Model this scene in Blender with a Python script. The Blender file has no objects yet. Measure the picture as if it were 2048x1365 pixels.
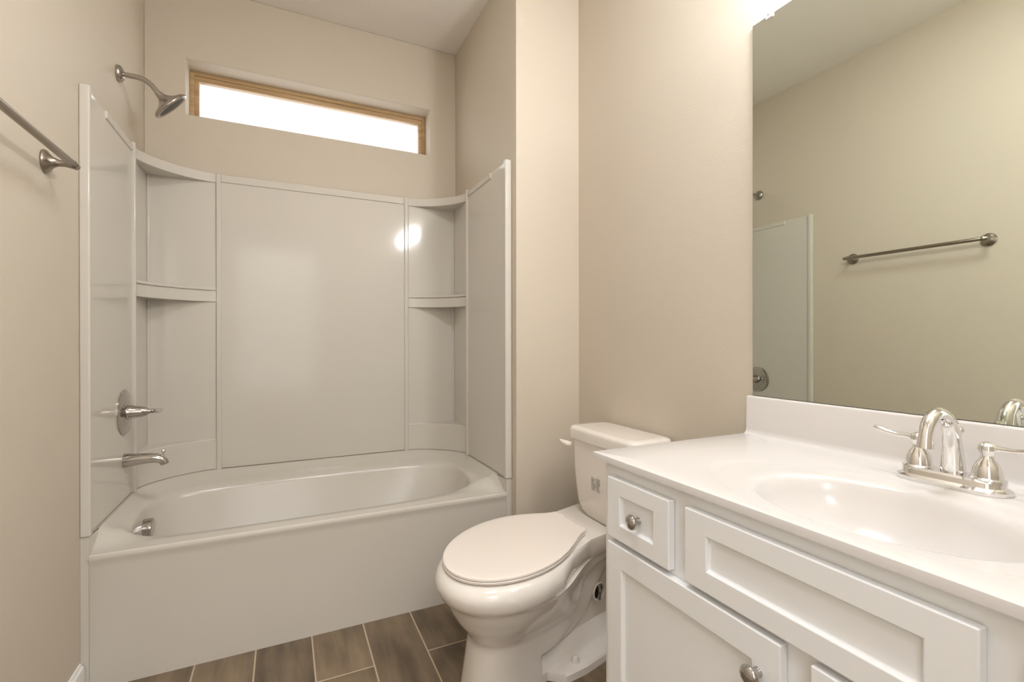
import bpy, bmesh, math
from math import sin, cos, pi, radians, sqrt
from mathutils import Vector, Matrix

S = bpy.context.scene
COL = S.collection

# ------------------------------------------------------------------ camera
cam_d = bpy.data.cameras.new('camera'); cam = bpy.data.objects.new('camera', cam_d); COL.objects.link(cam)
YAW, PITCH, ROLL = -0.4444, -0.0017, -0.0011
cam.location = (0.5927, -2.7581, 1.1302)
fw = Vector((-sin(YAW)*cos(PITCH), cos(YAW)*cos(PITCH), sin(PITCH)))
rt = Vector((cos(YAW), sin(YAW), 0)); up = rt.cross(fw)
rt2 = rt*cos(ROLL) + up*sin(ROLL); up2 = up*cos(ROLL) - rt*sin(ROLL)
cam.rotation_euler = Matrix((rt2, up2, -fw)).transposed().to_euler()
cam_d.sensor_width = 36.0; cam_d.lens = 954.3/2048*36.0; cam_d.clip_start = 0.02
S.camera = cam

# ------------------------------------------------------------------ world, lights, exposure
w = bpy.data.worlds.new('daylight'); S.world = w; w.use_nodes = True
bg = w.node_tree.nodes['Background']; bg.inputs[0].default_value = (1, 1, 1, 1); bg.inputs[1].default_value = 1.15
S.view_settings.view_transform = 'Standard'; S.view_settings.look = 'None'
S.view_settings.gamma = 1; S.view_settings.exposure = 0.17; S.view_settings.use_curve_mapping = False

def area(name, loc, rot, sx, sy, power, col):
    l = bpy.data.lights.new(name, 'AREA'); l.shape = 'RECTANGLE'; l.size = sx; l.size_y = sy
    l.energy = power; l.color = col
    o = bpy.data.objects.new(name, l); o.location = loc; o.rotation_euler = rot; COL.objects.link(o); return o
# hall beyond the open doorway behind the camera: fill light added near its ceiling
area('hall_fill', (0.55, -3.9, 2.80), (0, 0, 0), 0.9, 0.9, 60, (0.88, 0.935, 1.0))
# soft fill light added in the open doorway
area('doorway_fill', (0.53, -3.12, 1.35), (radians(90), 0, 0), 0.74, 1.5, 3.2, (0.88, 0.935, 1.0))
area('hall_reflection_strip', (0.56, -4.75, 2.49), (radians(90), 0, 0), 0.80, 0.07, 2.5, (1, 1, 1))  # thin strip added for the bright line reflected in the back panel
# overhead fill, added to brighten the whole room evenly
area('overhead_fill', (0.95, -2.05, 2.845), (0, 0, 0), 0.45, 0.45, 15.5, (0.88, 0.935, 1.0))
# daylight at the transom window above the tub
area('window_daylight', (0.765, 0.24, 2.36), (radians(-90), 0, 0), 1.1, 0.22, 1.2, (1, 1, 1))

# ------------------------------------------------------------------ materials
def mat(name, col, rough=0.5, metal=0.0, bump=0.0, bscale=200, spec=0.5, coat=0.0, var=0.0, vscale=3, emit=None):
    m = bpy.data.materials.new(name); m.use_nodes = True
    nt = m.node_tree; b = nt.nodes['Principled BSDF']
    b.inputs['Base Color'].default_value = (*col, 1); b.inputs['Roughness'].default_value = rough
    b.inputs['Metallic'].default_value = metal; b.inputs['Specular IOR Level'].default_value = spec
    b.inputs['Coat Weight'].default_value = coat; b.inputs['Coat Roughness'].default_value = 0.08
    tc = nt.nodes.new('ShaderNodeTexCoord')
    if bump:
        n = nt.nodes.new('ShaderNodeTexNoise'); n.inputs['Scale'].default_value = bscale; n.inputs['Detail'].default_value = 3
        bp = nt.nodes.new('ShaderNodeBump'); bp.inputs['Strength'].default_value = bump; bp.inputs['Distance'].default_value = 0.002
        nt.links.new(tc.outputs['Object'], n.inputs['Vector']); nt.links.new(n.outputs['Fac'], bp.inputs['Height'])
        nt.links.new(bp.outputs['Normal'], b.inputs['Normal'])
    if var:
        n = nt.nodes.new('ShaderNodeTexNoise'); n.inputs['Scale'].default_value = vscale
        mr = nt.nodes.new('ShaderNodeMapRange'); mr.inputs['To Min'].default_value = 1-var; mr.inputs['To Max'].default_value = 1+var
        mx = nt.nodes.new('ShaderNodeMix'); mx.data_type = 'RGBA'; mx.blend_type = 'MULTIPLY'; mx.inputs['Factor'].default_value = 1
        mx.inputs['A'].default_value = (*col, 1)
        nt.links.new(tc.outputs['Object'], n.inputs['Vector']); nt.links.new(n.outputs['Fac'], mr.inputs['Value'])
        nt.links.new(mr.outputs['Result'], mx.inputs['B']); nt.links.new(mx.outputs['Result'], b.inputs['Base Color'])
    if emit:
        b.inputs['Emission Color'].default_value = (*emit[0], 1); b.inputs['Emission Strength'].default_value = emit[1]
    return m

M = {}
M['wall'] = mat('beige_wall_paint', (0.64, 0.565, 0.465), 0.55, bump=0.25, bscale=260, spec=0.3)
M['ceiling'] = mat('white_ceiling_paint', (0.86, 0.81, 0.745), 0.8, bump=0.3, bscale=150, spec=0.2)
M['trim'] = mat('white_trim_paint', (0.82, 0.80, 0.76), 0.35)
M['acrylic'] = mat('white_acrylic', (0.67, 0.63, 0.565), 0.10, spec=0.5, bump=0.04, bscale=14)
M['tub'] = mat('white_tub_acrylic', (0.63, 0.585, 0.52), 0.22, spec=0.5)
M['porcelain'] = mat('vitreous_porcelain', (0.80, 0.74, 0.675), 0.12, spec=0.5, coat=0.3)
M['tankpor'] = M['porcelain']
M['plastic'] = mat('seat_plastic', (0.84, 0.755, 0.68), 0.25)
M['marble'] = mat('cultured_marble', (0.70, 0.665, 0.64), 0.18, spec=0.5, var=0.015, vscale=4)
M['cabinet'] = mat('white_cabinet_paint', (0.87, 0.865, 0.86), 0.34)
M['chrome'] = mat('polished_chrome', (0.82, 0.81, 0.80), 0.07, 1.0)
M['chrome2'] = mat('darkened_chrome', (0.50, 0.475, 0.45), 0.10, 1.0)  # chrome darkened in colour to stand in for dark reflections
M['nickel'] = mat('brushed_nickel', (0.34, 0.30, 0.25), 0.30, 1.0)
M['satin'] = mat('satin_chrome', (0.46, 0.43, 0.395), 0.2, 1.0)
M['dark'] = mat('dark_face_and_hole_shade', (0.05, 0.04, 0.035), 0.5)  # spray face colour, also the painted shade inside the access hole
M['gap_shade'] = mat('painted_gap_shade', (0.10, 0.09, 0.08), 0.6)  # dark filler standing in for shade in the seat and lid gaps
M['ink'] = mat('grey_print', (0.50, 0.46, 0.41), 0.5)
M['mirror'] = mat('silvered_glass', (0.75, 0.785, 0.715), 0.0, 1.0)
M['glassedge'] = mat('mirror_edge', (0.18, 0.17, 0.14), 0.3)
M['clip'] = mat('clear_plastic_clip', (0.85, 0.84, 0.82), 0.15)
M['caulk'] = mat('sealant_line', (0.50, 0.46, 0.38), 0.6)
def globe_mat():
    m = bpy.data.materials.new('clear_lamp_globe'); m.use_nodes = True; nt = m.node_tree
    for n in list(nt.nodes): nt.nodes.remove(n)
    out = nt.nodes.new('ShaderNodeOutputMaterial'); mx = nt.nodes.new('ShaderNodeMixShader'); mx.inputs[0].default_value = 0.15
    tr = nt.nodes.new('ShaderNodeBsdfTransparent'); em = nt.nodes.new('ShaderNodeEmission')
    em.inputs[0].default_value = (1.0, 0.80, 0.45, 1); em.inputs[1].default_value = 12.0
    nt.links.new(tr.outputs[0], mx.inputs[1]); nt.links.new(em.outputs[0], mx.inputs[2]); nt.links.new(mx.outputs[0], out.inputs[0])
    return m
M['bulb'] = globe_mat()

def wood_mat():
    m = mat('varnished_window_wood', (0.5, 0.33, 0.17), 0.4)
    nt = m.node_tree; b = nt.nodes['Principled BSDF']
    tc = nt.nodes.new('ShaderNodeTexCoord'); mp = nt.nodes.new('ShaderNodeMapping'); mp.inputs['Scale'].default_value = (2.5, 60, 60)
    n = nt.nodes.new('ShaderNodeTexNoise'); n.inputs['Scale'].default_value = 1.0; n.inputs['Detail'].default_value = 4
    r = nt.nodes.new('ShaderNodeValToRGB')
    r.color_ramp.elements[0].position = 0.3; r.color_ramp.elements[0].color = (0.40, 0.255, 0.125, 1)
    r.color_ramp.elements[1].position = 0.7; r.color_ramp.elements[1].color = (0.58, 0.41, 0.225, 1)
    nt.links.new(tc.outputs['Object'], mp.inputs['Vector']); nt.links.new(mp.outputs[0], n.inputs['Vector'])
    nt.links.new(n.outputs['Fac'], r.inputs['Fac']); nt.links.new(r.outputs[0], b.inputs['Base Color'])
    return m
M['wood'] = wood_mat()

def glass_mat():
    m = bpy.data.materials.new('window_glass'); m.use_nodes = True; nt = m.node_tree
    for n in list(nt.nodes): nt.nodes.remove(n)
    out = nt.nodes.new('ShaderNodeOutputMaterial'); mx = nt.nodes.new('ShaderNodeMixShader'); mx.inputs[0].default_value = 0.06
    tr = nt.nodes.new('ShaderNodeBsdfTransparent'); gl = nt.nodes.new('ShaderNodeBsdfGlossy'); gl.inputs['Roughness'].default_value = 0.02
    nt.links.new(tr.outputs[0], mx.inputs[1]); nt.links.new(gl.outputs[0], mx.inputs[2]); nt.links.new(mx.outputs[0], out.inputs[0])
    return m
M['glass'] = glass_mat()

def floor_mat():
    m = bpy.data.materials.new('wood_look_tile'); m.use_nodes = True
    nt = m.node_tree; N = nt.nodes; L = nt.links; b = N['Principled BSDF']
    def mth(op, a, c=None, d=None):
        n = N.new('ShaderNodeMath'); n.operation = op
        for i, v in enumerate((a, c, d)):
            if v is None: continue
            if isinstance(v, (int, float)): n.inputs[i].default_value = v
            else: L.new(v, n.inputs[i])
        return n.outputs[0]
    tc = N.new('ShaderNodeTexCoord'); sp = N.new('ShaderNodeSeparateXYZ'); L.new(tc.outputs['Object'], sp.inputs[0])
    PX, PY = 0.188, 0.60
    cx = mth('DIVIDE', mth('ADD', sp.outputs[0], -0.308 + 10*PX), PX)
    ix = mth('FLOOR', cx); fx = mth('FRACT', cx)
    odd = mth('MODULO', ix, 2.0)
    # even columns (x .684-.872) have a joint at y=-1.06
    cy = mth('ADD', mth('DIVIDE', mth('ADD', sp.outputs[1], 1.06 + 10*PY), PY), mth('MULTIPLY', odd, 0.5))
    iy = mth('FLOOR', cy); fy = mth('FRACT', cy)
    dx = mth('MULTIPLY', mth('MINIMUM', fx, mth('SUBTRACT', 1.0, fx)), PX)
    dy = mth('MULTIPLY', mth('MINIMUM', fy, mth('SUBTRACT', 1.0, fy)), PY)
    d = mth('MINIMUM', dx, dy)
    mr = N.new('ShaderNodeMapRange'); mr.inputs['From Min'].default_value = 0.0021; mr.inputs['From Max'].default_value = 0.0033
    L.new(d, mr.inputs['Value'])
    seed = mth('ADD', mth('MULTIPLY', ix, 7.31), mth('MULTIPLY', iy, 3.17))
    cmb = N.new('ShaderNodeCombineXYZ'); L.new(mth('MULTIPLY', sp.outputs[0], 26.0), cmb.inputs[0]); L.new(mth('MULTIPLY', sp.outputs[1], 4.0), cmb.inputs[1]); L.new(seed, cmb.inputs[2])
    n1 = N.new('ShaderNodeTexNoise'); n1.inputs['Scale'].default_value = 1.0; n1.inputs['Detail'].default_value = 5; L.new(cmb.outputs[0], n1.inputs['Vector'])
    cm2 = N.new('ShaderNodeCombineXYZ'); L.new(mth('MULTIPLY', sp.outputs[0], 7.0), cm2.inputs[0]); L.new(mth('MULTIPLY', sp.outputs[1], 4.0), cm2.inputs[1]); L.new(seed, cm2.inputs[2])
    n2 = N.new('ShaderNodeTexNoise'); n2.inputs['Scale'].default_value = 1.0; L.new(cm2.outputs[0], n2.inputs['Vector'])
    f = mth('ADD', mth('MULTIPLY', n1.outputs['Fac'], 0.5), mth('MULTIPLY', n2.outputs['Fac'], 0.5))
    wn = N.new('ShaderNodeTexWhiteNoise'); wn.noise_dimensions = '1D'; L.new(seed, wn.inputs['W'])
    f = mth('ADD', f, mth('MULTIPLY', mth('SUBTRACT', wn.outputs['Value'], 0.5), 0.12))
    r = N.new('ShaderNodeValToRGB'); L.new(f, r.inputs['Fac'])
    r.color_ramp.elements[0].position = 0.32; r.color_ramp.elements[0].color = (0.085, 0.058, 0.036, 1)
    r.color_ramp.elements[1].position = 0.68; r.color_ramp.elements[1].color = (0.26, 0.188, 0.115, 1)
    mx = N.new('ShaderNodeMix'); mx.data_type = 'RGBA'; L.new(mr.outputs[0], mx.inputs['Factor'])
    mx.inputs['A'].default_value = (0.50, 0.39, 0.27, 1); L.new(r.outputs[0], mx.inputs['B'])
    L.new(mx.outputs['Result'], b.inputs['Base Color'])
    ro = mth('SUBTRACT', 0.75, mth('MULTIPLY', mr.outputs[0], 0.33)); L.new(ro, b.inputs['Roughness'])
    bp = N.new('ShaderNodeBump'); bp.inputs['Strength'].default_value = 0.6; bp.inputs['Distance'].default_value = 0.0015
    L.new(mth('ADD', mr.outputs[0], mth('MULTIPLY', n1.outputs['Fac'], 0.15)), bp.inputs['Height']); L.new(bp.outputs[0], b.inputs['Normal'])
    return m
M['floor'] = floor_mat()

# ------------------------------------------------------------------ mesh helpers
class MB:
    def __init__(s): s.v = []; s.f = []
    def add(s, vs, fs):
        o = len(s.v); s.v += [tuple(v) for v in vs]; s.f += [tuple(i+o for i in f) for f in fs]; return s
    def box(s, x0, x1, y0, y1, z0, z1):
        vs = [(x, y, z) for x in (x0, x1) for y in (y0, y1) for z in (z0, z1)]
        return s.add(vs, [(0,1,3,2), (4,6,7,5), (0,4,5,1), (2,3,7,6), (0,2,6,4), (1,5,7,3)])
    def prism(s, pts, z0, z1):
        n = len(pts); vs = [(p[0], p[1], z0) for p in pts] + [(p[0], p[1], z1) for p in pts]
        fs = [tuple(reversed(range(n))), tuple(range(n, 2*n))] + [(i, (i+1) % n, n+(i+1) % n, n+i) for i in range(n)]
        return s.add(vs, fs)
    def loft(s, rings, close=True, cap0=False, cap1=False):
        n = len(rings[0]); vs = [p for r in rings for p in r]; fs = []
        for k in range(len(rings)-1):
            for i in range(n if close else n-1):
                j = (i+1) % n; fs.append((k*n+i, k*n+j, (k+1)*n+j, (k+1)*n+i))
        if cap0: fs.append(tuple(reversed(range(n))))
        if cap1: fs.append(tuple((len(rings)-1)*n+i for i in range(n)))
        return s.add(vs, fs)
    def lathe(s, c, ax, prof, n=32, cap=True):
        """prof: list of (distance along ax, radius)"""
        c = Vector(c); a = Vector(ax).normalized(); t = Vector((0,0,1)) if abs(a.z) < 0.9 else Vector((1,0,0))
        u = a.cross(t).normalized(); v = a.cross(u)
        rings = [[tuple(c + a*d + (u*cos(2*pi*i/n) + v*sin(2*pi*i/n))*max(r, 1e-5)) for i in range(n)] for d, r in prof]
        return s.loft(rings, True, cap, cap)
    def tube(s, pts, rad, n=20, sx=None):
        """sweep a circle (or ellipse with side scale sx) along pts"""
        P = [Vector(p) for p in pts]; rings = []; ref = None
        for i, p in enumerate(P):
            t = (P[min(i+1, len(P)-1)] - P[max(i-1, 0)]).normalized()
            if ref is None: ref = (Vector((0,1,0)) if abs(t.y) < 0.9 else Vector((0,0,1)))
            u = (ref - t*ref.dot(t)).normalized(); ref = u; v = t.cross(u)
            r = rad[i] if isinstance(rad, (list, tuple)) else rad
            k = (sx[i] if isinstance(sx, (list, tuple)) else sx) if sx else 1.0
            rings.append([tuple(p + u*(r*k*cos(2*pi*j/n)) + v*(r*sin(2*pi*j/n))) for j in range(n)])
        return s.loft(rings, True, True, True)
    def build(s, name, m, parent=None, bevel=0, seg=3, smooth=True, ang=35, sub=0):
        me = bpy.data.meshes.new(name); me.from_pydata(s.v, [], s.f); me.update()
        bm = bmesh.new(); bm.from_mesh(me); bmesh.ops.remove_doubles(bm, verts=bm.verts, dist=1e-6)
        bmesh.ops.recalc_face_normals(bm, faces=bm.faces); bm.to_mesh(me); bm.free()
        me.materials.append(m)
        o = bpy.data.objects.new(name, me); COL.objects.link(o)
        if parent:
            o.parent = parent; o.matrix_parent_inverse = Matrix.Translation(-Vector(parent.location))
        if smooth:
            for p in me.polygons: p.use_smooth = True
            try: me.set_sharp_from_angle(angle=radians(ang))
            except Exception: pass
        if bevel:
            b = o.modifiers.new('bevel', 'BEVEL'); b.width = bevel; b.segments = seg; b.limit_method = 'ANGLE'; b.angle_limit = radians(35)
            if smooth: b.harden_normals = True
        if sub:
            q = o.modifiers.new('sub', 'SUBSURF'); q.levels = sub; q.render_levels = sub
        return o

def tag(o, label=None, cat=None, group=None, kind=None):
    for k, v in (('label', label), ('category', cat), ('group', group), ('kind', kind)):
        if v: o[k] = v
    return o
def empty(name, loc, label, cat, group=None):
    o = bpy.data.objects.new(name, None); o.location = loc; o.empty_display_size = 0.05; COL.objects.link(o)
    return tag(o, label, cat, group)
def frame(x0, x1, z0, z1, ix0, ix1, iz0, iz1, y0, y1):
    """rectangular frame in the xz plane as one mesh (flat sides, depth y0..y1)"""
    m = MB(); o = [(x0,z0),(x1,z0),(x1,z1),(x0,z1)]; i = [(ix0,iz0),(ix1,iz0),(ix1,iz1),(ix0,iz1)]
    vs = [(a,y0,b) for a,b in o] + [(a,y0,b) for a,b in i] + [(a,y1,b) for a,b in o] + [(a,y1,b) for a,b in i]
    fs = []
    for k in range(4):
        j = (k+1) % 4
        fs += [(k,j,4+j,4+k), (8+k,12+k,12+j,8+j), (k,8+k,8+j,j), (4+k,4+j,12+j,12+k)]
    return m.add(vs, fs)

# ------------------------------------------------------------------ room shell
L = 1.524; XA = 1.5302; XR = 1.8626; YE = -0.8344; H = 2.8577; YF = -3.02
W0, W1, WZ0, WZ1 = 0.1623, 1.3714, 2.2248, 2.4932
st = lambda o: tag(o, kind='structure')
st(MB().box(-0.12, 2.0, -3.14, 0.12, -0.1, 0.0).build('floor', M['floor'], smooth=False))
st(MB().box(-0.12, 2.0, -3.14, 0.16, H, H+0.1).build('ceiling', M['ceiling'], smooth=False))
st(MB().box(-0.12, 0.0, -3.14, 0.16, 0, H).build('wall_left', M['wall'], smooth=False))
st(frame(0.0, XA, 0, H, W0, W1, WZ0, WZ1, 0.0, 0.16).build('wall_back', M['wall'], bevel=0.004, smooth=True))
st(MB().box(XR, 2.0, -3.14, YE, 0, H).build('wall_right', M['wall'], smooth=False))
st(MB().box(XA, 2.0, YE, 0.16, 0, H).build('wall_alcove', M['wall'], bevel=0.003))
# wall behind the camera with its doorway
D0, D1, DH = 0.13, 0.93, 2.16
m = MB(); m.box(0, D0, -3.14, YF, 0, H); m.box(D1, XR, -3.14, YF, 0, H); m.box(D0, D1, -3.14, YF, DH, H)
st(m.build('wall_front', M['wall'], smooth=False))
m = MB(); m.box(D0-0.06, D0, YF, YF+0.015, 0, DH+0.06); m.box(D1, D1+0.06, YF, YF+0.015, 0, DH+0.06); m.box(D0, D1, YF, YF+0.015, DH, DH+0.06)
st(m.build('trim_1', M['trim'], bevel=0.003))
# hall beyond the doorway
st(MB().box(-0.6, 2.0, -4.92, -3.14, -0.1, 0.0).build('floor_hall', M['floor'], smooth=False))
st(MB().box(-0.6, 2.0, -4.92, -3.14, H, H+0.1).build('ceiling_hall', M['ceiling'], smooth=False))
m = MB(); m.box(-0.7, -0.6, -4.92, -3.14, 0, H); m.box(1.9, 2.0, -4.92, -3.14, 0, H); m.box(-0.6, 1.9, -4.92, -4.8, 0, H); m.box(-0.6, -0.12, -3.14, -3.04, 0, H)
st(m.build('wall_hall', M['wall'], smooth=False))
# baseboards
def baseboard(name, pts):
    m = MB(); prof = [(0,0),(0.013,0),(0.013,0.078),(0.011,0.086),(0.006,0.091),(0.004,0.098),(0,0.10)]
    (xa, ya), (xb, yb) = pts; d = Vector((xb-xa, yb-ya)).normalized(); n = Vector((-d.y, d.x))
    rings = [[(x+n.x*a, y+n.y*a, z) for a, z in prof] for x, y in pts]
    m.loft(rings, True, True, True); return st(m.build(name, M['trim'], ang=25))
baseboard('baseboard_left', [(0, YF), (0, -0.7925)][::-1])
baseboard('baseboard_right', [(XR, -1.79), (XR, YE)])
baseboard('baseboard_alcove', [(XR-0.014, YE), (XA, YE)])

# window
wn = bpy.data.objects.new('window_1', None); wn.location = ((W0+W1)/2, 0.1, WZ0); COL.objects.link(wn); st(wn)
frame(W0, W1, WZ0, WZ1, W0+0.020, W1-0.020, WZ0+0.018, WZ1-0.020, 0.108, 0.158).build('outer_frame', M['wood'], wn, bevel=0.003)
frame(W0+0.018, W1-0.018, WZ0+0.016, WZ1-0.018, W0+0.040, W1-0.040, WZ0+0.034, WZ1-0.045, 0.118, 0.15).build('sash', M['wood'], wn, bevel=0.004)
MB().box(W0+0.036, W1-0.036, 0.136, 0.140, WZ0+0.03, WZ1-0.04).build('pane', M['glass'], wn, smooth=False)

# ------------------------------------------------------------------ bathtub
TR, RIM = 0.4368, 0.4975          # front deck height, height where the wall panels start
TX, SY, BX, BY = 0.020, -0.262, 0.29, -0.021
def arc(n=20, off=0.0, p=1.62):
    """plan curve of a corner column's face, from the side seam to the back seam; off pushes it into the corner"""
    r = []
    for i in range(n+1):
        a = pi/2*i/n; c, s_ = cos(a), sin(a)
        r.append((BX - (BX-TX+off)*c**(2/p) if c > 1e-9 else BX, SY + (BY-SY+off)*s_**(2/p) if s_ > 1e-9 else SY))
    return r
A = arc()
path = [(0.019, -0.785), (0.019, -0.70), (0.019, -0.5), (0.019, SY)] + A[1:-1] + [(BX, BY), (0.5, BY), (0.762, BY)]
path = path + [(L-x, y) for x, y in reversed(path[:-1])]
# dense resample by angle from the basin centre
bc = Vector((0.745, -0.42)); NB = 200
poly = path
def hit(a):
    d = Vector((cos(a), sin(a))); best = None
    for i in range(len(poly)):
        p = Vector(poly[i]); q = Vector(poly[(i+1) % len(poly)]); e = q-p
        den = d.x*e.y - d.y*e.x
        if abs(den) < 1e-12: continue
        w_ = p-bc; t = (w_.x*e.y - w_.y*e.x)/den; u_ = (w_.x*d.y - w_.y*d.x)/den
        if t > 0 and -1e-6 <= u_ <= 1+1e-6 and (best is None or t < best): best = t
    return bc + d*best
def sup(a, cx, cy, rx, ry, p):
    c, s_ = cos(a), sin(a); k = (abs(c/rx)**p + abs(s_/ry)**p)**(-1/p); return Vector((cx + c*k, cy + s_*k))
corner_a = [math.atan2(y-bc.y, x-bc.x) for x, y in (poly[0], poly[-1])]
angs = sorted([2*pi*i/NB - pi for i in range(NB)] + corner_a)
def lerp(a, b, t): return a + (b-a)*t
def sm(t): t = max(0, min(1, t)); return t*t*(3-2*t)
R0, R1, R2, R3, R4, R5, R6, R7 = [], [], [], [], [], [], [], []
for a in angs:
    p = hit(a); fr = sm((-0.66 - p.y)/0.115)         # 0 at the back and sides, 1 at the front edge
    z0 = lerp(RIM, TR, fr); front = p.y < -0.7849
    R0.append((p.x, p.y, z0))
    pe = 3.4 + 5.0*max(0, -cos(a))*max(0, -sin(a))
    e = sup(a, 0.750, -0.425, 0.675, 0.282, pe)
    ez = lerp(0.450, TR-0.002, sm((-0.42-e.y)/0.25))
    q = p + (Vector(e)-p)*0.22; R1.append((q.x, q.y, lerp(z0-0.022, TR, fr)))
    q = p + (Vector(e)-p)*0.6; R2.append((q.x, q.y, lerp(0.462, TR, fr)))
    q = p + (Vector(e)-p)*0.93; R3.append((q.x, q.y, lerp(ez, ez+0.003, 0.6)))
    R4.append((e.x, e.y, ez-0.004))
    q = sup(a, 0.750, -0.425, 0.672, 0.272, pe); R5.append((q.x, q.y, ez-0.022))
    q = sup(a, 0.710, -0.425, 0.612, 0.230, 3.0); R6.append((q.x, q.y, 0.17))
    q = sup(a, 0.700, -0.425, 0.540, 0.180, 2.8); R7.append((q.x, q.y, 0.115))
tub = empty('bathtub', (0.762, -0.4, 0), 'long white acrylic bathtub with plain front apron in the alcove below the window', 'bathtub')
m = MB(); m.loft([R0, R1, R2, R3, R4, R5, R6, R7], True, False, True)
basin = m.build('basin', M['tub'], tub, ang=50)
# apron: profile swept along x
prof = [(-0.770, TR-0.006), (-0.779, TR+0.0005), (-0.785, TR+0.001), (-0.7895, TR-0.002), (-0.7925, TR-0.009), (-0.7915, TR-0.018), (-0.788, TR-0.028), (-0.7865, TR-0.045), (-0.7862, 0.2), (-0.786, 0.0), (-0.74, 0.0), (-0.74, TR-0.03)]
xs = [0.0195, 0.022, 0.026] + [0.05+i*0.1 for i in range(15)] + [L-0.026, L-0.022, L-0.0195]
def swx(x):
    e_ = min(x-0.0195, L-0.0195-x); s_ = min(1, e_/0.0065); k = (1-sqrt(max(0, 1-(1-s_)**2)))*0.006
    return [(x, y+(k if y < -0.775 else 0), z-(k if z > TR-0.02 else 0)) for y, z in prof]
m = MB(); m.loft([swx(x) for x in xs], True, True, True)
for x0, x1 in ((0.0005, 0.0215), (L-0.0215, XA-0.0005)):       # tiling flanges at both ends running down to the floor
    m.box(x0, x1, -0.7865, -0.70, 0.0, RIM+0.0009)
m.build('apron', M['tub'], tub, bevel=0.0, ang=30)
m = MB(); m.lathe((0.0785, -0.396, 0.374), (1, 0, -0.05), [(0, 0.038), (0.024, 0.040), (0.030, 0.039), (0.033, 0.034), (0.0335, 0.0)], 40)
tag(m.build('overflow_plate', M['chrome2'], tub, ang=30), 'round chrome overflow cover')
m = MB(); m.lathe((0.30, -0.425, 0.112), (0, 0, 1), [(0, 0.036), (0.005, 0.036), (0.008, 0.03), (0.012, 0.02), (0.016, 0.018), (0.018, 0.0)], 32)
tag(m.build('drain_stopper', M['chrome'], tub, ang=30), 'round chrome drain stopper')

# ------------------------------------------------------------------ tub surround
PT = 1.9508; PB = 0.4985
sur = empty('tub_surround', (0.762, -0.01, PB), 'glossy white three-sided shower surround with corner shelves standing on the tub', 'shower surround')
# back centre panel with raised top band and battens
m = MB(); m.box(BX+0.004, L-BX-0.004, -0.016, 0, PB, PT-0.002); m.box(BX+0.02, L-BX-0.02, -0.022, 0, PT-0.040, PT-0.002)
m.build('back_panel', M['acrylic'], sur, bevel=0.004)
for k, x in enumerate((BX+0.010, L-BX-0.010)):
    m = MB(); m.box(x-0.0105, x+0.0105, -0.0255, 0, PB-0.006, PT); m.build('seam_strip', M['acrylic'], sur, bevel=0.004)
MB().box(BX, L-BX, -0.0222, -0.002, PB-0.006, PB-0.001).build('sealant', M['caulk'], sur, smooth=False)
def fx(pts, mir): return [((L-x) if mir else x, y) for x, y in pts]
for mir in (False, True):
    X = (lambda x: L-x) if mir else (lambda x: x)
    def bx(m, a, b, *r): m.box(min(X(a), X(b)), max(X(a), X(b)), *r); return m
    m = MB(); bx(m, -0.0058 if mir else 0, 0.018, -0.775, SY-0.006, PB, PT-0.002)
    bx(m, -0.0058 if mir else 0, 0.0235, -0.605, SY-0.02, PT-0.030, PT)
    bx(m, -0.0058 if mir else 0, 0.0275, -0.7915, -0.768, PB, PT+0.003)
    m.build('side_panel', M['acrylic'], sur, bevel=0.005)
    m = MB(); bx(m, -0.0058 if mir else 0, 0.031, SY-0.022, SY-0.004, PB-0.004, PT+0.009)
    m.build('seam_strip', M['acrylic'], sur, bevel=0.005)
    # corner column
    front = arc(24); cor = [(0.0, 0.0)]
    def reg(fr, z0, z1, m):
        pts = [(-0.0 if not mir else -0.0058, SY)] + fr + [(BX, 0.0)] + [(-0.0 if not mir else -0.0058, 0.0)]
        return m.prism(fx(pts, mir), z0, z1)
    m = MB(); bx(m, -0.0058 if mir else 0, 0.013, SY, 0, 0.60, PT-0.01); bx(m, 0, BX, -0.0165, 0, 0.60, PT-0.01)
    m.box(min(X(0.012), X(0.024)), max(X(0.012), X(0.024)), -0.0225, -0.010, 0.60, PT-0.01)
    reg(front, PB, 0.648, m)
    col = m.build('corner_column', M['acrylic'], sur, bevel=0.004)
    m = MB(); reg(front, PT-0.0455, PT-0.001, m); m.build('top_band', M['acrylic'], col, bevel=0.003)
    m = MB(); reg(front, 1.320, 1.371, m); reg(arc(24, 0.006), 1.3712, 1.376, m); reg(arc(24, 0.001), 1.3765, 1.390, m)
    m.build('shelf', M['acrylic'], col, bevel=0.003)
    fr2 = arc(24, -0.0005); pts = [(x, y) for x, y in fr2] + [(x, y) for x, y in reversed(arc(24, 0.01))]
    m = MB(); m.prism(fx(pts, mir), PB-0.005, PB-0.0005); m.build('sealant', M['caulk'], col, smooth=False)
    m = MB(); bx(m, 0.006, 0.0215, -0.775, SY, PB-0.004, PB-0.0005); m.build('sealant', M['caulk'], sur, smooth=False)

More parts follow.
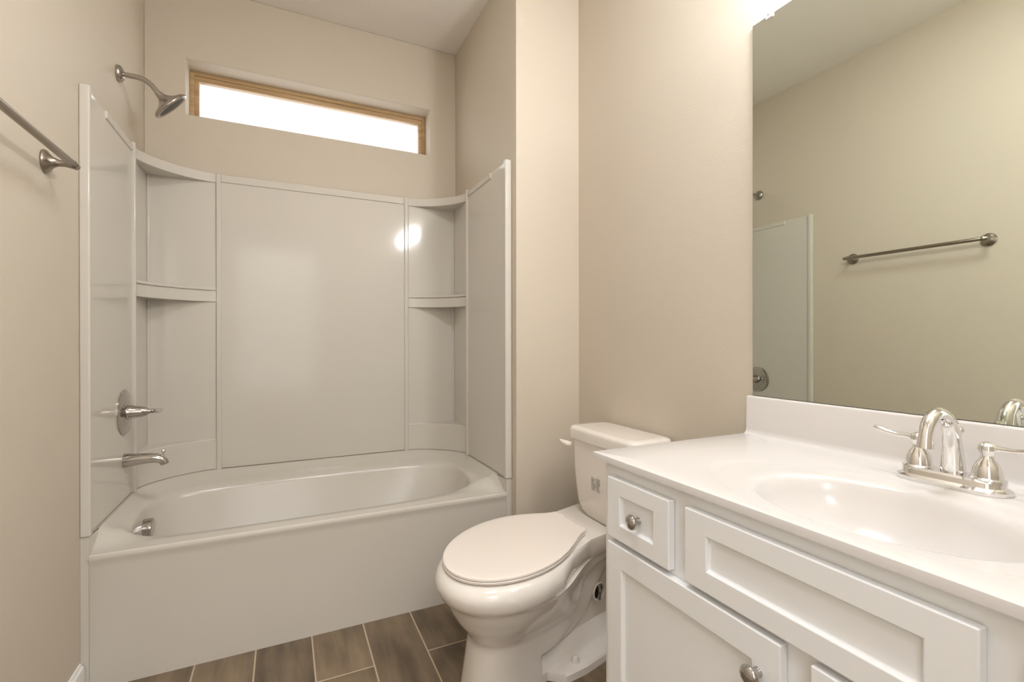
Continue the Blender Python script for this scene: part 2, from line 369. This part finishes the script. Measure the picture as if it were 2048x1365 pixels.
# ------------------------------------------------------------------ fixtures over the tub
FY = -0.396
sh = empty('shower', (0, FY, 2.182), 'satin chrome shower head on a bent arm high on the left wall', 'shower head')
m = MB(); m.lathe((0, FY, 2.182), (1, 0, 0), [(0, 0.031), (0.004, 0.032), (0.008, 0.0315), (0.013, 0.029), (0.018, 0.023), (0.021, 0.015), (0.023, 0.010), (0.023, 0)], 36); m.build('flange', M['satin'], sh, ang=30)
pts = []; 
for t in range(0, 5): pts.append((0.012+0.011*t, FY, 2.182))
c0 = (0.056, 2.182-0.075)
for t in range(1, 9):
    a = radians(90-52*t/8); pts.append((c0[0]+0.075*cos(a), FY, c0[1]+0.075*sin(a)))
dx_, dz_ = cos(radians(-52)), sin(radians(-52)); lx, _, lz = pts[-1]
pts.append((lx+0.017*dx_, FY, lz+0.017*dz_)); pts.append((lx+0.03*dx_, FY, lz+0.03*dz_))
MB().tube(pts, 0.0098, 20).build('arm', M['satin'], sh, ang=60)
hd = Vector((0.71, 0.24, -0.68)).normalized(); hb = Vector((0.128, FY, 2.136))
m = MB(); m.lathe(hb, hd, [(0, 0.012), (0.006, 0.013), (0.010, 0.0135), (0.018, 0.016), (0.030, 0.024), (0.042, 0.042), (0.050, 0.063), (0.055, 0.071), (0.060, 0.0735), (0.065, 0.073), (0.068, 0.069), (0.066, 0.058)], 48, cap=False)
m.build('head', M['satin'], sh, ang=50)
m = MB(); m.lathe(hb, hd, [(0.0655, 0.060), (0.0665, 0.052), (0.0665, 0.0)], 48)
tag(m.build('spray_face', M['dark'], sh, ang=30), 'dark round spray face')
va = empty('shower_valve', (0.018, FY, 0.846), 'round chrome shower valve trim with lever handle on the left surround panel', 'shower valve')
m = MB(); m.lathe((0.0182, FY, 0.846), (1, 0, 0), [(0, 0.090), (0.004, 0.090), (0.007, 0.086), (0.009, 0.072), (0.010, 0.060), (0.013, 0.050), (0.014, 0.036), (0.014, 0)], 56); m.build('escutcheon', M['chrome2'], va, ang=30)
m = MB(); m.lathe((0.030, FY, 0.846), (1, 0, 0), [(0, 0.030), (0.012, 0.028), (0.022, 0.024), (0.045, 0.021), (0.060, 0.017), (0.068, 0.011), (0.076, 0.008), (0.080, 0.010), (0.085, 0.0085), (0.088, 0.006)], 36)
hnd = m.build('handle', M['chrome2'], va, ang=30)
MB().tube([(0.112, FY, 0.846), (0.120, FY-0.004, 0.8465), (0.130, FY-0.010, 0.848), (0.142, FY-0.018, 0.850), (0.149, FY-0.022, 0.852)], [0.007, 0.0095, 0.010, 0.007, 0.003], 20).build('lever', M['chrome'], hnd, ang=60)
sp = empty('tub_spout', (0.018, FY, 0.655), 'chrome tub spout with diverter knob low on the left surround panel', 'tub spout')
pts = [(0.0182, FY, 0.655), (0.03, FY, 0.6555), (0.07, FY, 0.6565), (0.10, FY, 0.657), (0.122, FY, 0.655), (0.138, FY, 0.649), (0.148, FY, 0.638), (0.151, FY, 0.628)]
MB().tube(pts, [0.028, 0.0265, 0.0225, 0.020, 0.019, 0.0175, 0.0155, 0.015], 28).build('spout_body', M['chrome2'], sp, ang=60)
m = MB(); m.lathe((0.146, FY, 0.662), (0, 0, 1), [(0, 0.0045), (0.012, 0.004), (0.015, 0.0065), (0.020, 0.0075), (0.024, 0.005), (0.025, 0)], 20); m.build('diverter', M['chrome'], sp, ang=30)

# towel bar
tb = empty('towel_bar', (0, -1.339, 1.621), 'brushed nickel towel bar on two round wall mounts on the left wall', 'towel bar')
MB().tube([(0.062, -1.006, 1.621), (0.062, -1.008, 1.621), (0.062, -1.013, 1.621), (0.062, -1.2, 1.621), (0.062, -1.5, 1.621), (0.062, -1.667, 1.621), (0.062, -1.670, 1.621), (0.062, -1.672, 1.621)], [0.003, 0.0075, 0.0095, 0.0095, 0.0095, 0.0095, 0.0075, 0.003], 24).build('bar', M['nickel'], tb, ang=60)
for y in (-1.030, -1.650):
    m = MB(); m.lathe((0, y, 1.621), (1, 0, 0), [(0, 0.032), (0.004, 0.032), (0.008, 0.029), (0.012, 0.022), (0.020, 0.014), (0.030, 0.0095), (0.045, 0.0085), (0.056, 0.011), (0.062, 0.0125), (0.068, 0.0105), (0.0725, 0.004), (0.073, 0)], 36)
    m.build('mount', M['nickel'], tb, ang=30)

# ------------------------------------------------------------------ toilet
TB = Vector((1.568, -1.213)); TH = radians(16)
ta = Vector((-cos(TH), -sin(TH))); tn = Vector((ta.y*-1, ta.x))       # along the bowl, across it (towards the camera)
if tn.y > 0: tn = -tn
te = Vector((0.02, -1.0))
def tl(s, t, z): p = TB + ta*s + te*t; return (p.x, p.y, z)
def spline(tab, x):
    if x <= tab[0][0]: return tab[0][1]
    for (a, b), (c, d) in zip(tab, tab[1:]):
        if x <= c: return lerp(b, d, sm((x-a)/(c-a))) if False else lerp(b, d, (x-a)/(c-a))
    return tab[-1][1]
def smooth_spline(tab, x):
    return sum(spline(tab, x+o) for o in (-0.008, -0.004, 0, 0.004, 0.008))/5
def outline(sf, wf, sb, tab, z, smid, K=34, round_back=0.012, p=2.0):
    """closed outline: elliptical nose (sf, half width wf at smid), then widths tab(s) back to sb"""
    side = []
    for k in range(K+1):
        u = k/K; s_ = smid + (sf-smid)*cos(pi/2*u**1.0); e_ = (s_-smid)/(sf-smid)
        side.append((s_, wf*max(0, 1-abs(e_)**p)**(1/p)))
    KB = 64
    for k in range(1, KB+1):
        s_ = lerp(smid, sb, k/KB); side.append((s_, smooth_spline(tab, s_)*wf if tab else wf))
    pts = [tl(s_, t, z) for s_, t in side] + [tl(s_, -t, z) for s_, t in reversed(side[1:])]
    return pts
to = empty('toilet', (1.40, -1.27, 0), 'white porcelain toilet with closed elongated lid between bathtub and vanity', 'toilet')
deck = [(-0.19, 0.66), (-0.04, 0.66), (0.02, 0.60), (0.06, 0.65), (0.12, 0.78), (0.2, 0.94), (0.28, 1.0)]
deckz = deck
lowb = [(-0.19, 0.62), (0.0, 0.55), (0.1, 0.62), (0.18, 0.86), (0.26, 1.0), (0.3, 1.0)]
neck = [(-0.19, 0.62), (0.0, 0.60), (0.10, 0.58), (0.18, 0.60), (0.215, 0.70), (0.245, 0.96), (0.27, 1.0)]
colb = [(-0.19, 0.66), (0.0, 0.62), (0.15, 0.60), (0.21, 0.62), (0.235, 0.96), (0.26, 1.0)]
dk = lambda a, b_, c: [(-.19, a), (0, b_), (.12, c), (.2, .94), (.28, 1)]
rings = [
    outline(0.530, 0.180, -0.180, dk(.80, .78, .86), 0.4235, 0.29),
    outline(0.552, 0.204, -0.185, dk(.71, .69, .82), 0.4225, 0.29),
    outline(0.565, 0.217, -0.190, dk(.67, .65, .80), 0.417, 0.29),
    outline(0.577, 0.227, -0.190, dk(.64, .62, .78), 0.406, 0.29),
    outline(0.583, 0.2325, -0.190, dk(.62, .60, .76), 0.394, 0.29),
    outline(0.584, 0.2345, -0.190, dk(.61, .59, .75), 0.380, 0.29),
    outline(0.578, 0.232, -0.188, dk(.60, .58, .74), 0.363, 0.29),
    outline(0.571, 0.229, -0.187, dk(.58, .56, .72), 0.350, 0.29)]
def pw(tab, x):
    return spline(tab, x)
# rear edge of the bowl mass and of the trapway band, as (height, distance along the bowl)
E1 = [(0.0, 0.217), (0.09, 0.222), (0.098, 0.215), (0.104, 0.150), (0.128, 0.090), (0.161, 0.064), (0.221, 0.052), (0.261, 0.018), (0.30, -0.06), (0.33, -0.20)]
E2 = [(0.0, 0.190), (0.072, 0.194), (0.078, 0.155), (0.088, 0.08), (0.105, 0.03), (0.125, -0.01), (0.16, -0.045), (0.205, -0.08), (0.25, -0.13), (0.30, -0.20)]
SF = [(0.0, 0.496), (0.03, 0.490), (0.10, 0.476), (0.172, 0.462), (0.188, 0.463), (0.205, 0.471), (0.230, 0.491), (0.262, 0.515), (0.295, 0.534), (0.322, 0.547), (0.335, 0.554), (0.345, 0.564)]
WF = [(0.0, 0.123), (0.03, 0.120), (0.10, 0.117), (0.172, 0.117), (0.188, 0.121), (0.205, 0.133), (0.230, 0.154), (0.262, 0.178), (0.295, 0.197), (0.322, 0.209), (0.335, 0.215), (0.345, 0.223)]
SM = [(0.0, 0.32), (0.17, 0.32), (0.21, 0.305), (0.26, 0.29), (0.34, 0.29)]
for z in (0.345, 0.340, 0.334, 0.328, 0.32, 0.31, 0.30, 0.288, 0.275, 0.262, 0.25, 0.24, 0.23, 0.22, 0.21, 0.20, 0.19, 0.18, 0.17, 0.16, 0.15, 0.14, 0.132, 0.125, 0.118, 0.112, 0.106, 0.102, 0.098, 0.094, 0.09, 0.085, 0.08, 0.075, 0.07, 0.06, 0.045, 0.03, 0.015, 0.0):
    sf_, wf_, sm_ = pw(SF, z), pw(WF, z), pw(SM, z); e1, e2 = pw(E1, z), pw(E2, z)
    up_ = sm((z-0.19)/0.10)
    tab = []
    for k in range(80):
        s_ = -0.19 + (sm_+0.19)*k/79
        env = lerp(1.0, lerp(0.56, 1.0, sm((s_+0.05)/0.30)), up_)*wf_
        back = 0.078 + 0.012*sm((s_-e2+0.006)/0.012)
        back = lerp(back, 0.115, sm((z-0.27)/0.06))
        t_ = lerp(min(back, env), env, sm((s_-e1+0.010)/0.020))
        tab.append((s_, t_/wf_))
    rings.append(outline(sf_, wf_, -0.182, tab, z, sm_, p=lerp(2.4, 2.0, up_)))
m = MB(); m.loft(rings, True, True, True)
# foot: wider low plinth running back, with a swelling above it
ft = []
for z, wz in ((0.0, 0.182), (0.022, 0.180), (0.028, 0.174), (0.033, 0.122), (0.040, 0.110), (0.058, 0.102), (0.074, 0.092), (0.088, 0.074)):
    k = 1 if z < 0.028 else 0.96
    ft.append([tl(a_, b_, z) for a_, b_ in ((0.255, min(wz, 0.112)), (0.20, min(wz, 0.113)), (0.15, wz*0.92), (0.06, wz), (-0.13, wz*1.02), (-0.175, wz*0.9), (-0.175, -wz*0.9), (-0.13, -wz*1.02), (0.06, -wz), (0.15, -wz*0.92), (0.20, -min(wz, 0.113)), (0.255, -min(wz, 0.112)))])
m.loft(ft, True, True, True)
bowl = m.build('bowl', M['porcelain'], to, ang=38)
# round access hole in the flank with its metal pipe
hc = Vector(tl(-0.093, 0.087, 0.183)); hn = Vector((tn.x, tn.y, 0))
m = MB(); m.lathe(hc - hn*0.012, hn, [(0.0, 0.034), (0.016, 0.034), (0.018, 0.031), (0.016, 0.028), (0.0, 0.027)], 36, cap=False)
ring_ = m.build('access_ring', M['porcelain'], to, ang=30)
m = MB(); m.lathe(hc - hn*0.006, hn, [(0, 0.029), (0.001, 0.029), (0.001, 0)], 32); tag(m.build('access_hole', M['dark'], ring_, ang=30), 'dark disc painted as shade in the access hole')  # dark disc stands in for the shade inside the hole
m = MB(); m.tube([hc + hn*0.002 + Vector((0, 0, 0.027)), hc + hn*0.006, hc + hn*0.002 + Vector((0, 0, -0.027))], [0.007, 0.007, 0.009], 14)
m.lathe(hc + hn*0.004 + Vector((0, 0, -0.004)), (0, 0, 1), [(0, 0.010), (0.006, 0.010)], 6); tag(m.build('anchor_bolt', M['satin'], ring_, ang=30), 'metal anchor bolt inside the hole')
# bolt cap
c = tl(0.085, 0.142, 0.028); m = MB(); m.lathe(c, (0, 0, 1), [(0, 0.014), (0.012, 0.013), (0.020, 0.009), (0.023, 0.0)], 24); m.build('bolt_cap', M['porcelain'], to, ang=40)
# seat and lid
lid_tab = [(0.0, 0.505), (0.02, 0.526), (0.05, 0.595), (0.10, 0.737), (0.15, 0.86), (0.20, 0.943), (0.25, 0.99), (0.29, 1.0)]
def lid_out(z, o=0.0, sb=0.0): return outline(0.556+o, 0.208+o, sb, lid_tab, z, 0.29)
m = MB(); m.loft([lid_out(0.4235, -0.012, 0.010), lid_out(0.4262, -0.012, 0.010)], True, True, True); m.build('seat_gap_shade', M['gap_shade'], to, ang=30)  # dark sheet painting the shade under the seat
m = MB(); m.loft([lid_out(0.4260, -0.003), lid_out(0.4270, 0.001), lid_out(0.4335, 0.0025), lid_out(0.4350, 0.0010)], True, True, True)
m.build('seat', M['plastic'], to, ang=30)
m = MB(); m.loft([lid_out(0.4350, -0.006, 0.010), lid_out(0.4368, -0.006, 0.010)], True, True, True); m.build('gap_shade', M['gap_shade'], to, ang=30)  # dark sheet painting the shade between seat and lid
m = MB(); m.loft([lid_out(0.4368, 0.0002), lid_out(0.4376, 0.0014), lid_out(0.4430, 0.0006), lid_out(0.4445, -0.0015), lid_out(0.4452, -0.005), lid_out(0.4456, -0.03)], True, True, True)
m.build('lid', M['plastic'], to, ang=30)
for sd in (-1, 1):
    c = tl(-0.012, 0.072*sd, 0.414); m = MB(); m.lathe((c[0], c[1], 0.4228), (0, 0, 1), [(0, 0.016), (0.008, 0.015), (0.014, 0.012), (0.018, 0.004), (0.018, 0)], 20); m.build('hinge', M['plastic'], to, ang=40)
# tank
def rrect(x0, x1, y0, y1, r, z, n=7, bow=0.0):
    pts = []
    for cx_, cy_, a0 in ((x1-r, y1-r, 0), (x0+r, y1-r, 90), (x0+r, y0+r, 180), (x1-r, y0+r, 270)):
        for i in range(n+1):
            a = radians(a0 + 90*i/n); pts.append((cx_ + r*cos(a), cy_ + r*sin(a), z))
    return pts
KY0, KY1 = -1.475, -1.062
m = MB()
rg = [rrect(1.700, 1.835, KY0+0.075, KY1-0.075, 0.04, 0.4225), rrect(1.690, 1.843, KY0+0.055, KY1-0.055, 0.045, 0.426), rrect(1.680, 1.846, KY0+0.038, KY1-0.038, 0.045, 0.446),
      rrect(1.672, 1.848, KY0+0.024, KY1-0.024, 0.045, 0.480), rrect(1.667, 1.848, KY0+0.017, KY1-0.017, 0.045, 0.54), rrect(1.662, 1.848, KY0+0.012, KY1-0.012, 0.045, 0.62), rrect(1.660, 1.848, KY0+0.008, KY1-0.008, 0.045, 0.728)]
m.loft(rg, True, True, True); m.build('tank', M['porcelain'], to, ang=40)
m = MB()
rg = [rrect(1.654, 1.850, KY0+0.002, KY1-0.002, 0.045, 0.7285), rrect(1.650, 1.852, KY0-0.004, KY1+0.004, 0.048, 0.732), rrect(1.649, 1.852, KY0-0.005, KY1+0.005, 0.048, 0.766), rrect(1.652, 1.850, KY0-0.002, KY1+0.002, 0.046, 0.774), rrect(1.660, 1.843, KY0+0.006, KY1-0.006, 0.04, 0.779), rrect(1.68, 1.83, KY0+0.03, KY1-0.03, 0.03, 0.7805)]
m.loft(rg, True, True, True); m.build('tank_lid', M['porcelain'], to, ang=40)
m = MB(); m.tube([(1.656, -1.088, 0.703), (1.647, -1.085, 0.7035), (1.641, -1.078, 0.7045), (1.637, -1.066, 0.7065), (1.634, -1.052, 0.710), (1.632, -1.043, 0.713)], [0.011, 0.0115, 0.0125, 0.010, 0.008, 0.005], 18)
m.build('flush_lever', M['plastic'], to, ang=60)
# small grey printed sticker block on the tank front: two columns of illegible text
tag_m = MB(); import random; random.seed(4)
for c in range(2):
    for r in range(9):
        y0 = -1.224 - 0.031*c; z0 = 0.603 - 0.0058*r
        n_ = random.randint(1, 3); y = y0
        for k in range(n_):
            wd = random.uniform(0.006, 0.020/n_+0.004); yy = max(y-wd, y0-0.026)
            if y - yy > 0.002: tag_m.box(1.6612, 1.6618, yy, y, z0-0.0042, z0)
            y = yy - 0.0015
lab = tag_m.build('printed_label', M['ink'], to, smooth=False)
tag(lab, 'small grey printed text block')

# ------------------------------------------------------------------ vanity
CF = 1.2862; CY0, CY1, CZ = -2.815, -1.7685, 0.8523
va2 = empty('vanity_cabinet', (1.58, -2.29, 0), 'white shaker vanity cabinet with chrome knobs beside the toilet', 'vanity cabinet')
m = MB(); CT = 0.8366
m.box(1.306, 1.322, -2.785, -1.797, 0.10, CT); m.box(1.846, 1.8616, -2.785, -1.797, 0.10, CT)
m.box(1.322, 1.846, -1.813, -1.797, 0.10, CT); m.box(1.322, 1.846, -2.785, -2.769, 0.10, CT); m.box(1.322, 1.846, -2.769, -1.813, 0.10, 0.118)
m.box(1.375, 1.86, -2.785, -1.797, 0.0005, 0.10)
m.build('carcass', M['cabinet'], va2, bevel=0.0015)
def shaker(name, y0, y1, z0, z1, rail, side, lift=0.007):
    """y0<y1; front face at x=1.2875, recessed flat panel"""
    m = MB(); xf, xb = 1.2875, 1.3055
    o = [(y0,z0),(y1,z0),(y1,z1),(y0,z1)]; i = [(y0+side,z0+rail),(y1-side,z0+rail),(y1-side,z1-rail),(y0+side,z1-rail)]
    j = [(a+(0.0015 if k in (0,3) else -0.0015), b+(0.0015 if k in (0,1) else -0.0015)) for k, (a, b) in enumerate(i)]
    vs = [(xb,a,b) for a,b in o] + [(xf,a,b) for a,b in o] + [(xf,a,b) for a,b in i] + [(xf+lift+0.002,a,b) for a,b in j]
    fs = [(0,1,2,3)]
    for k in range(4):
        n = (k+1) % 4; fs += [(k,n,4+n,4+k), (4+k,4+n,8+n,8+k), (8+k,8+n,12+n,12+k)]
    fs.append((12,13,14,15)); m.add(vs, fs)
    return m.build(name, M['cabinet'], va2, bevel=0.0028, seg=3)
def knob(parent, y, z, x=1.2875):
    m = MB(); m.lathe((x, y, z), (-1, 0, 0), [(0, 0.0085), (0.003, 0.0078), (0.008, 0.0062), (0.012, 0.0075), (0.015, 0.0128), (0.018, 0.0160), (0.021, 0.0168), (0.025, 0.0150), (0.028, 0.010), (0.0295, 0.004), (0.0297, 0.0)], 28)
    return m.build('knob', M['chrome2'], parent, ang=40)
d = shaker('drawer', -2.0285, -1.8275, 0.6655, 0.8065, 0.037, 0.046); knob(d, -1.928, 0.731, 1.2965)
shaker('false_front', -2.504, -2.0705, 0.6655, 0.8085, 0.040, 0.053)
d = shaker('drawer', -2.747, -2.546, 0.6655, 0.8065, 0.037, 0.046); knob(d, -2.647, 0.731, 1.2965)
d = shaker('door', -2.268, -1.8275, 0.125, 0.6535, 0.052, 0.052); knob(d, -2.229, 0.589)
d = shaker('door', -2.754, -2.3145, 0.125, 0.6535, 0.052, 0.052); knob(d, -2.353, 0.589)

# countertop with integral oval basin
ct = empty('vanity_countertop', (1.57, -2.29, 0.8372), 'white cultured marble vanity top with moulded oval sink and backsplash', 'countertop')
SX, SYc = 1.505, -2.29
XB = 1.8616
def topz(x, y):
    e1 = sqrt(((x-SX)/0.205)**2 + ((y-SYc)/0.325)**2)     # shallow outer dish
    z = -0.0045*sm((1.0-e1)/0.06)
    e2 = sqrt(((x-SX)/0.158)**2 + ((y-SYc)/0.212)**2)
    if e2 < 1.04:
        k = max(0, 1.04-e2); z -= 0.010*sm(k/0.10) + 0.125*(1-(min(e2,1.0))**2.4)**0.75
    return CZ + z
CB = 0.8372; NA = 288
def rect_hit(a, x0, x1, y0, y1):
    c, s_ = cos(a), sin(a); t = 1e9
    if c > 1e-9: t = min(t, (x1-SX)/c)
    if c < -1e-9: t = min(t, (x0-SX)/c)
    if s_ > 1e-9: t = min(t, (y1-SYc)/s_)
    if s_ < -1e-9: t = min(t, (y0-SYc)/s_)
    return (SX+c*t, SYc+s_*t)
ca = [math.atan2(y-SYc, x-SX) for x in (CF, XB) for y in (CY0, CY1)]
aa = sorted([2*pi*i/NA-pi for i in range(NA)] + ca)
def rc(z, o): return [(*rect_hit(a, CF+o, XB-o*0.01, CY0+o, CY1-o), z) for a in aa]
def el(rx, ry, z): return [(SX+rx*cos(a)*1.0/sqrt((cos(a))**2+(sin(a)*rx/ry)**2), SYc+rx*sin(a)/sqrt((cos(a))**2+(sin(a)*rx/ry)**2), z) for a in aa]
rings = [rc(CB, 0.0), rc(CZ-0.0015, 0.0), rc(CZ-0.0004, 0.0005), rc(CZ, 0.0018)]
mid = [tuple(lerp(p[k], q[k], 0.5) for k in range(3)) for p, q in zip(rc(CZ, 0.0018), el(0.198, 0.318, CZ))]
rings += [mid, el(0.198, 0.318, CZ), el(0.192, 0.310, CZ-0.0012), el(0.186, 0.300, CZ-0.0032), el(0.180, 0.290, CZ-0.0040), el(0.166, 0.232, CZ-0.0055), el(0.159, 0.214, CZ-0.0075), el(0.154, 0.205, CZ-0.0115), el(0.149, 0.198, CZ-0.0185)]
for e_, dz in ((0.93, 0.036), (0.86, 0.058), (0.76, 0.082), (0.64, 0.102), (0.50, 0.117), (0.36, 0.126), (0.2, 0.131), (0.08, 0.133)):
    rings.append(el(0.149*e_/0.97, 0.198*e_/0.97, CZ-dz))
m = MB(); m.loft(rings, True, False, True)
slab = m.build('slab', M['marble'], ct, ang=35)
m = MB(); m.box(CF+0.001, 1.3055, CY0+0.001, CY1-0.001, CB-0.0002, CB+0.0002); m.build('underside', M['marble'], slab, smooth=False)
m = MB()   # backsplash with coved foot
pr = [(XB, CZ-0.001), (XB-0.034, CZ-0.0005), (XB-0.028, CZ+0.001), (XB-0.023, CZ+0.006), (XB-0.0205, CZ+0.015), (XB-0.019, 0.958), (XB-0.0175, 0.9615), (XB-0.015, 0.9632), (XB, 0.9632)]
m.loft([[(x, y, z) for x, z in pr] for y in (CY0, CY1-0.0005)], True, True, True); m.build('backsplash', M['marble'], ct, ang=50)
m = MB(); m.lathe((SX, SYc, CZ-0.1335), (0, 0, 1), [(0, 0.022), (0.003, 0.022), (0.005, 0.018), (0.005, 0)], 28)
m.build('sink_drain', M['chrome'], ct, ang=30)

# faucet
fa = empty('sink_faucet', (1.745, -2.295, CZ), 'polished chrome two-handle centerset faucet with arched spout behind the sink', 'faucet')
FYc = -2.295; FX0, FX1 = 1.708, 1.782; FZ = CZ-0.0005
def stad(o, z, cx_=1.745):
    hw = 0.037+o; hl = 0.085+o; pts = []
    for sgn, a0 in ((1, 0), (-1, 180)):
        for i in range(13):
            a = radians(a0 + 180*i/12); pts.append((cx_ + hw*cos(a), FYc + sgn*(hl-hw) + hw*sin(a), z))
    return pts
m = MB(); m.loft([stad(0.000, FZ), stad(0.001, FZ+0.003), stad(0.001, FZ+0.008), stad(-0.004, FZ+0.011), stad(-0.006, FZ+0.013), stad(-0.008, FZ+0.022), stad(-0.012, FZ+0.026), stad(-0.03, FZ+0.027)], True, True, True)
m.build('base_plate', M['chrome'], fa, ang=25)
for sg in (1, -1):
    y = FYc + sg*0.052
    m = MB(); m.lathe((1.745, y, FZ+0.020), (0, 0, 1), [(0, 0.027), (0.006, 0.026), (0.009, 0.022), (0.014, 0.0215), (0.024, 0.020), (0.034, 0.016), (0.042, 0.0105), (0.048, 0.009), (0.052, 0.0105), (0.058, 0.0135), (0.066, 0.0125), (0.071, 0.008), (0.073, 0)], 32)
    h = m.build('handle', M['chrome'], fa, ang=28)
    lv = [(1.745, y+sg*0.006, FZ+0.079), (1.744, y+sg*0.018, FZ+0.082), (1.742, y+sg*0.035, FZ+0.082), (1.740, y+sg*0.055, FZ+0.085), (1.738, y+sg*0.068, FZ+0.090), (1.737, y+sg*0.077, FZ+0.092)]
    MB().tube(lv, [0.0075, 0.0055, 0.0045, 0.0050, 0.0058, 0.003], 16).build('lever', M['chrome'], h, ang=60)
pts = [(1.752, FYc, FZ+0.020), (1.751, FYc, FZ+0.045), (1.749, FYc, FZ+0.075), (1.745, FYc, FZ+0.100), (1.738, FYc, FZ+0.118)]
rad = [0.0200, 0.0180, 0.0155, 0.0140, 0.0130]
for k in range(1, 9):
    a = radians(30 + 140*k/8); pts.append((1.694+0.043*cos(a)+0.002, FYc, FZ+0.098+0.042*sin(a))); rad.append(0.0130-0.00025*k)
pts += [(1.6505, FYc, FZ+0.092), (1.6495, FYc, FZ+0.080)]; rad += [0.0120, 0.0130]
MB().tube(pts, rad, 28).build('spout', M['chrome'], fa, ang=60)
m = MB(); m.lathe((1.778, FYc, FZ+0.012), (0, 0, 1), [(0, 0.003), (0.085, 0.003), (0.087, 0.007), (0.091, 0.0075), (0.096, 0.005), (0.097, 0)], 18); m.build('lift_rod', M['chrome'], fa, ang=40)

# ------------------------------------------------------------------ mirror with clips
mr = empty('wall_mirror', (XR-0.003, -2.30, 0.9645), 'large frameless mirror above the vanity backsplash', 'mirror')
MB().box(XR-0.0055, XR-0.0005, -2.81, -1.7785, 0.9642, 2.0683).build('backing', M['glassedge'], mr, smooth=False)
MB().box(XR-0.0062, XR-0.0056, -2.8085, -1.7795, 0.9652, 2.0673).build('mirror_glass', M['mirror'], mr, smooth=False)
for y in (-1.835, -2.75):
    m = MB(); m.box(XR-0.0105, XR-0.0008, y-0.011, y+0.011, 2.058, 2.078)
    m.lathe((XR-0.010, y, 2.072), (-1, 0, 0), [(0, 0.006), (0.003, 0.005), (0.004, 0)], 16)
    m.build('clip', M['clip'], mr, bevel=0.002)

# ------------------------------------------------------------------ vanity light above the mirror (just out of the picture, seen in reflections)
vl = empty('vanity_light', (XR, -2.29, 2.115), 'three-globe bath light bar on the wall above the mirror', 'wall lamp')
m = MB(); m.box(XR-0.025, XR-0.001, -2.60, -1.98, 2.085, 2.145); m.build('backplate', M['satin'], vl, bevel=0.004)
for y in (-2.06, -2.29, -2.52):
    m = MB(); m.tube([(XR-0.02, y, 2.105), (XR-0.05, y, 2.10), (XR-0.082, y, 2.102), (XR-0.09, y, 2.112)], 0.010, 16); a_ = m.build('arm', M['satin'], vl, ang=60)
    m = MB(); m.lathe((XR-0.09, y, 2.11), (0, 0, 1), [(0, 0.012), (0.004, 0.026), (0.02, 0.032), (0.045, 0.034)], 28); m.build('socket_cup', M['satin'], a_, ang=40)
    m = MB(); m.lathe((XR-0.09, y, 2.205), (0, 0, 1), [(0.063*cos(pi*k/16+pi), 0.063*abs(sin(pi*k/16))) for k in range(17)], 32, cap=False); m.build('glass_globe', M['bulb'], a_, ang=80)
    pl = bpy.data.lights.new('lamp_bulb', 'POINT'); pl.energy = 13.5; pl.color = (0.93, 0.957, 1.0); pl.shadow_soft_size = 0.055
    po = bpy.data.objects.new('lamp_bulb', pl); po.location = (XR-0.09, y, 2.205); COL.objects.link(po)
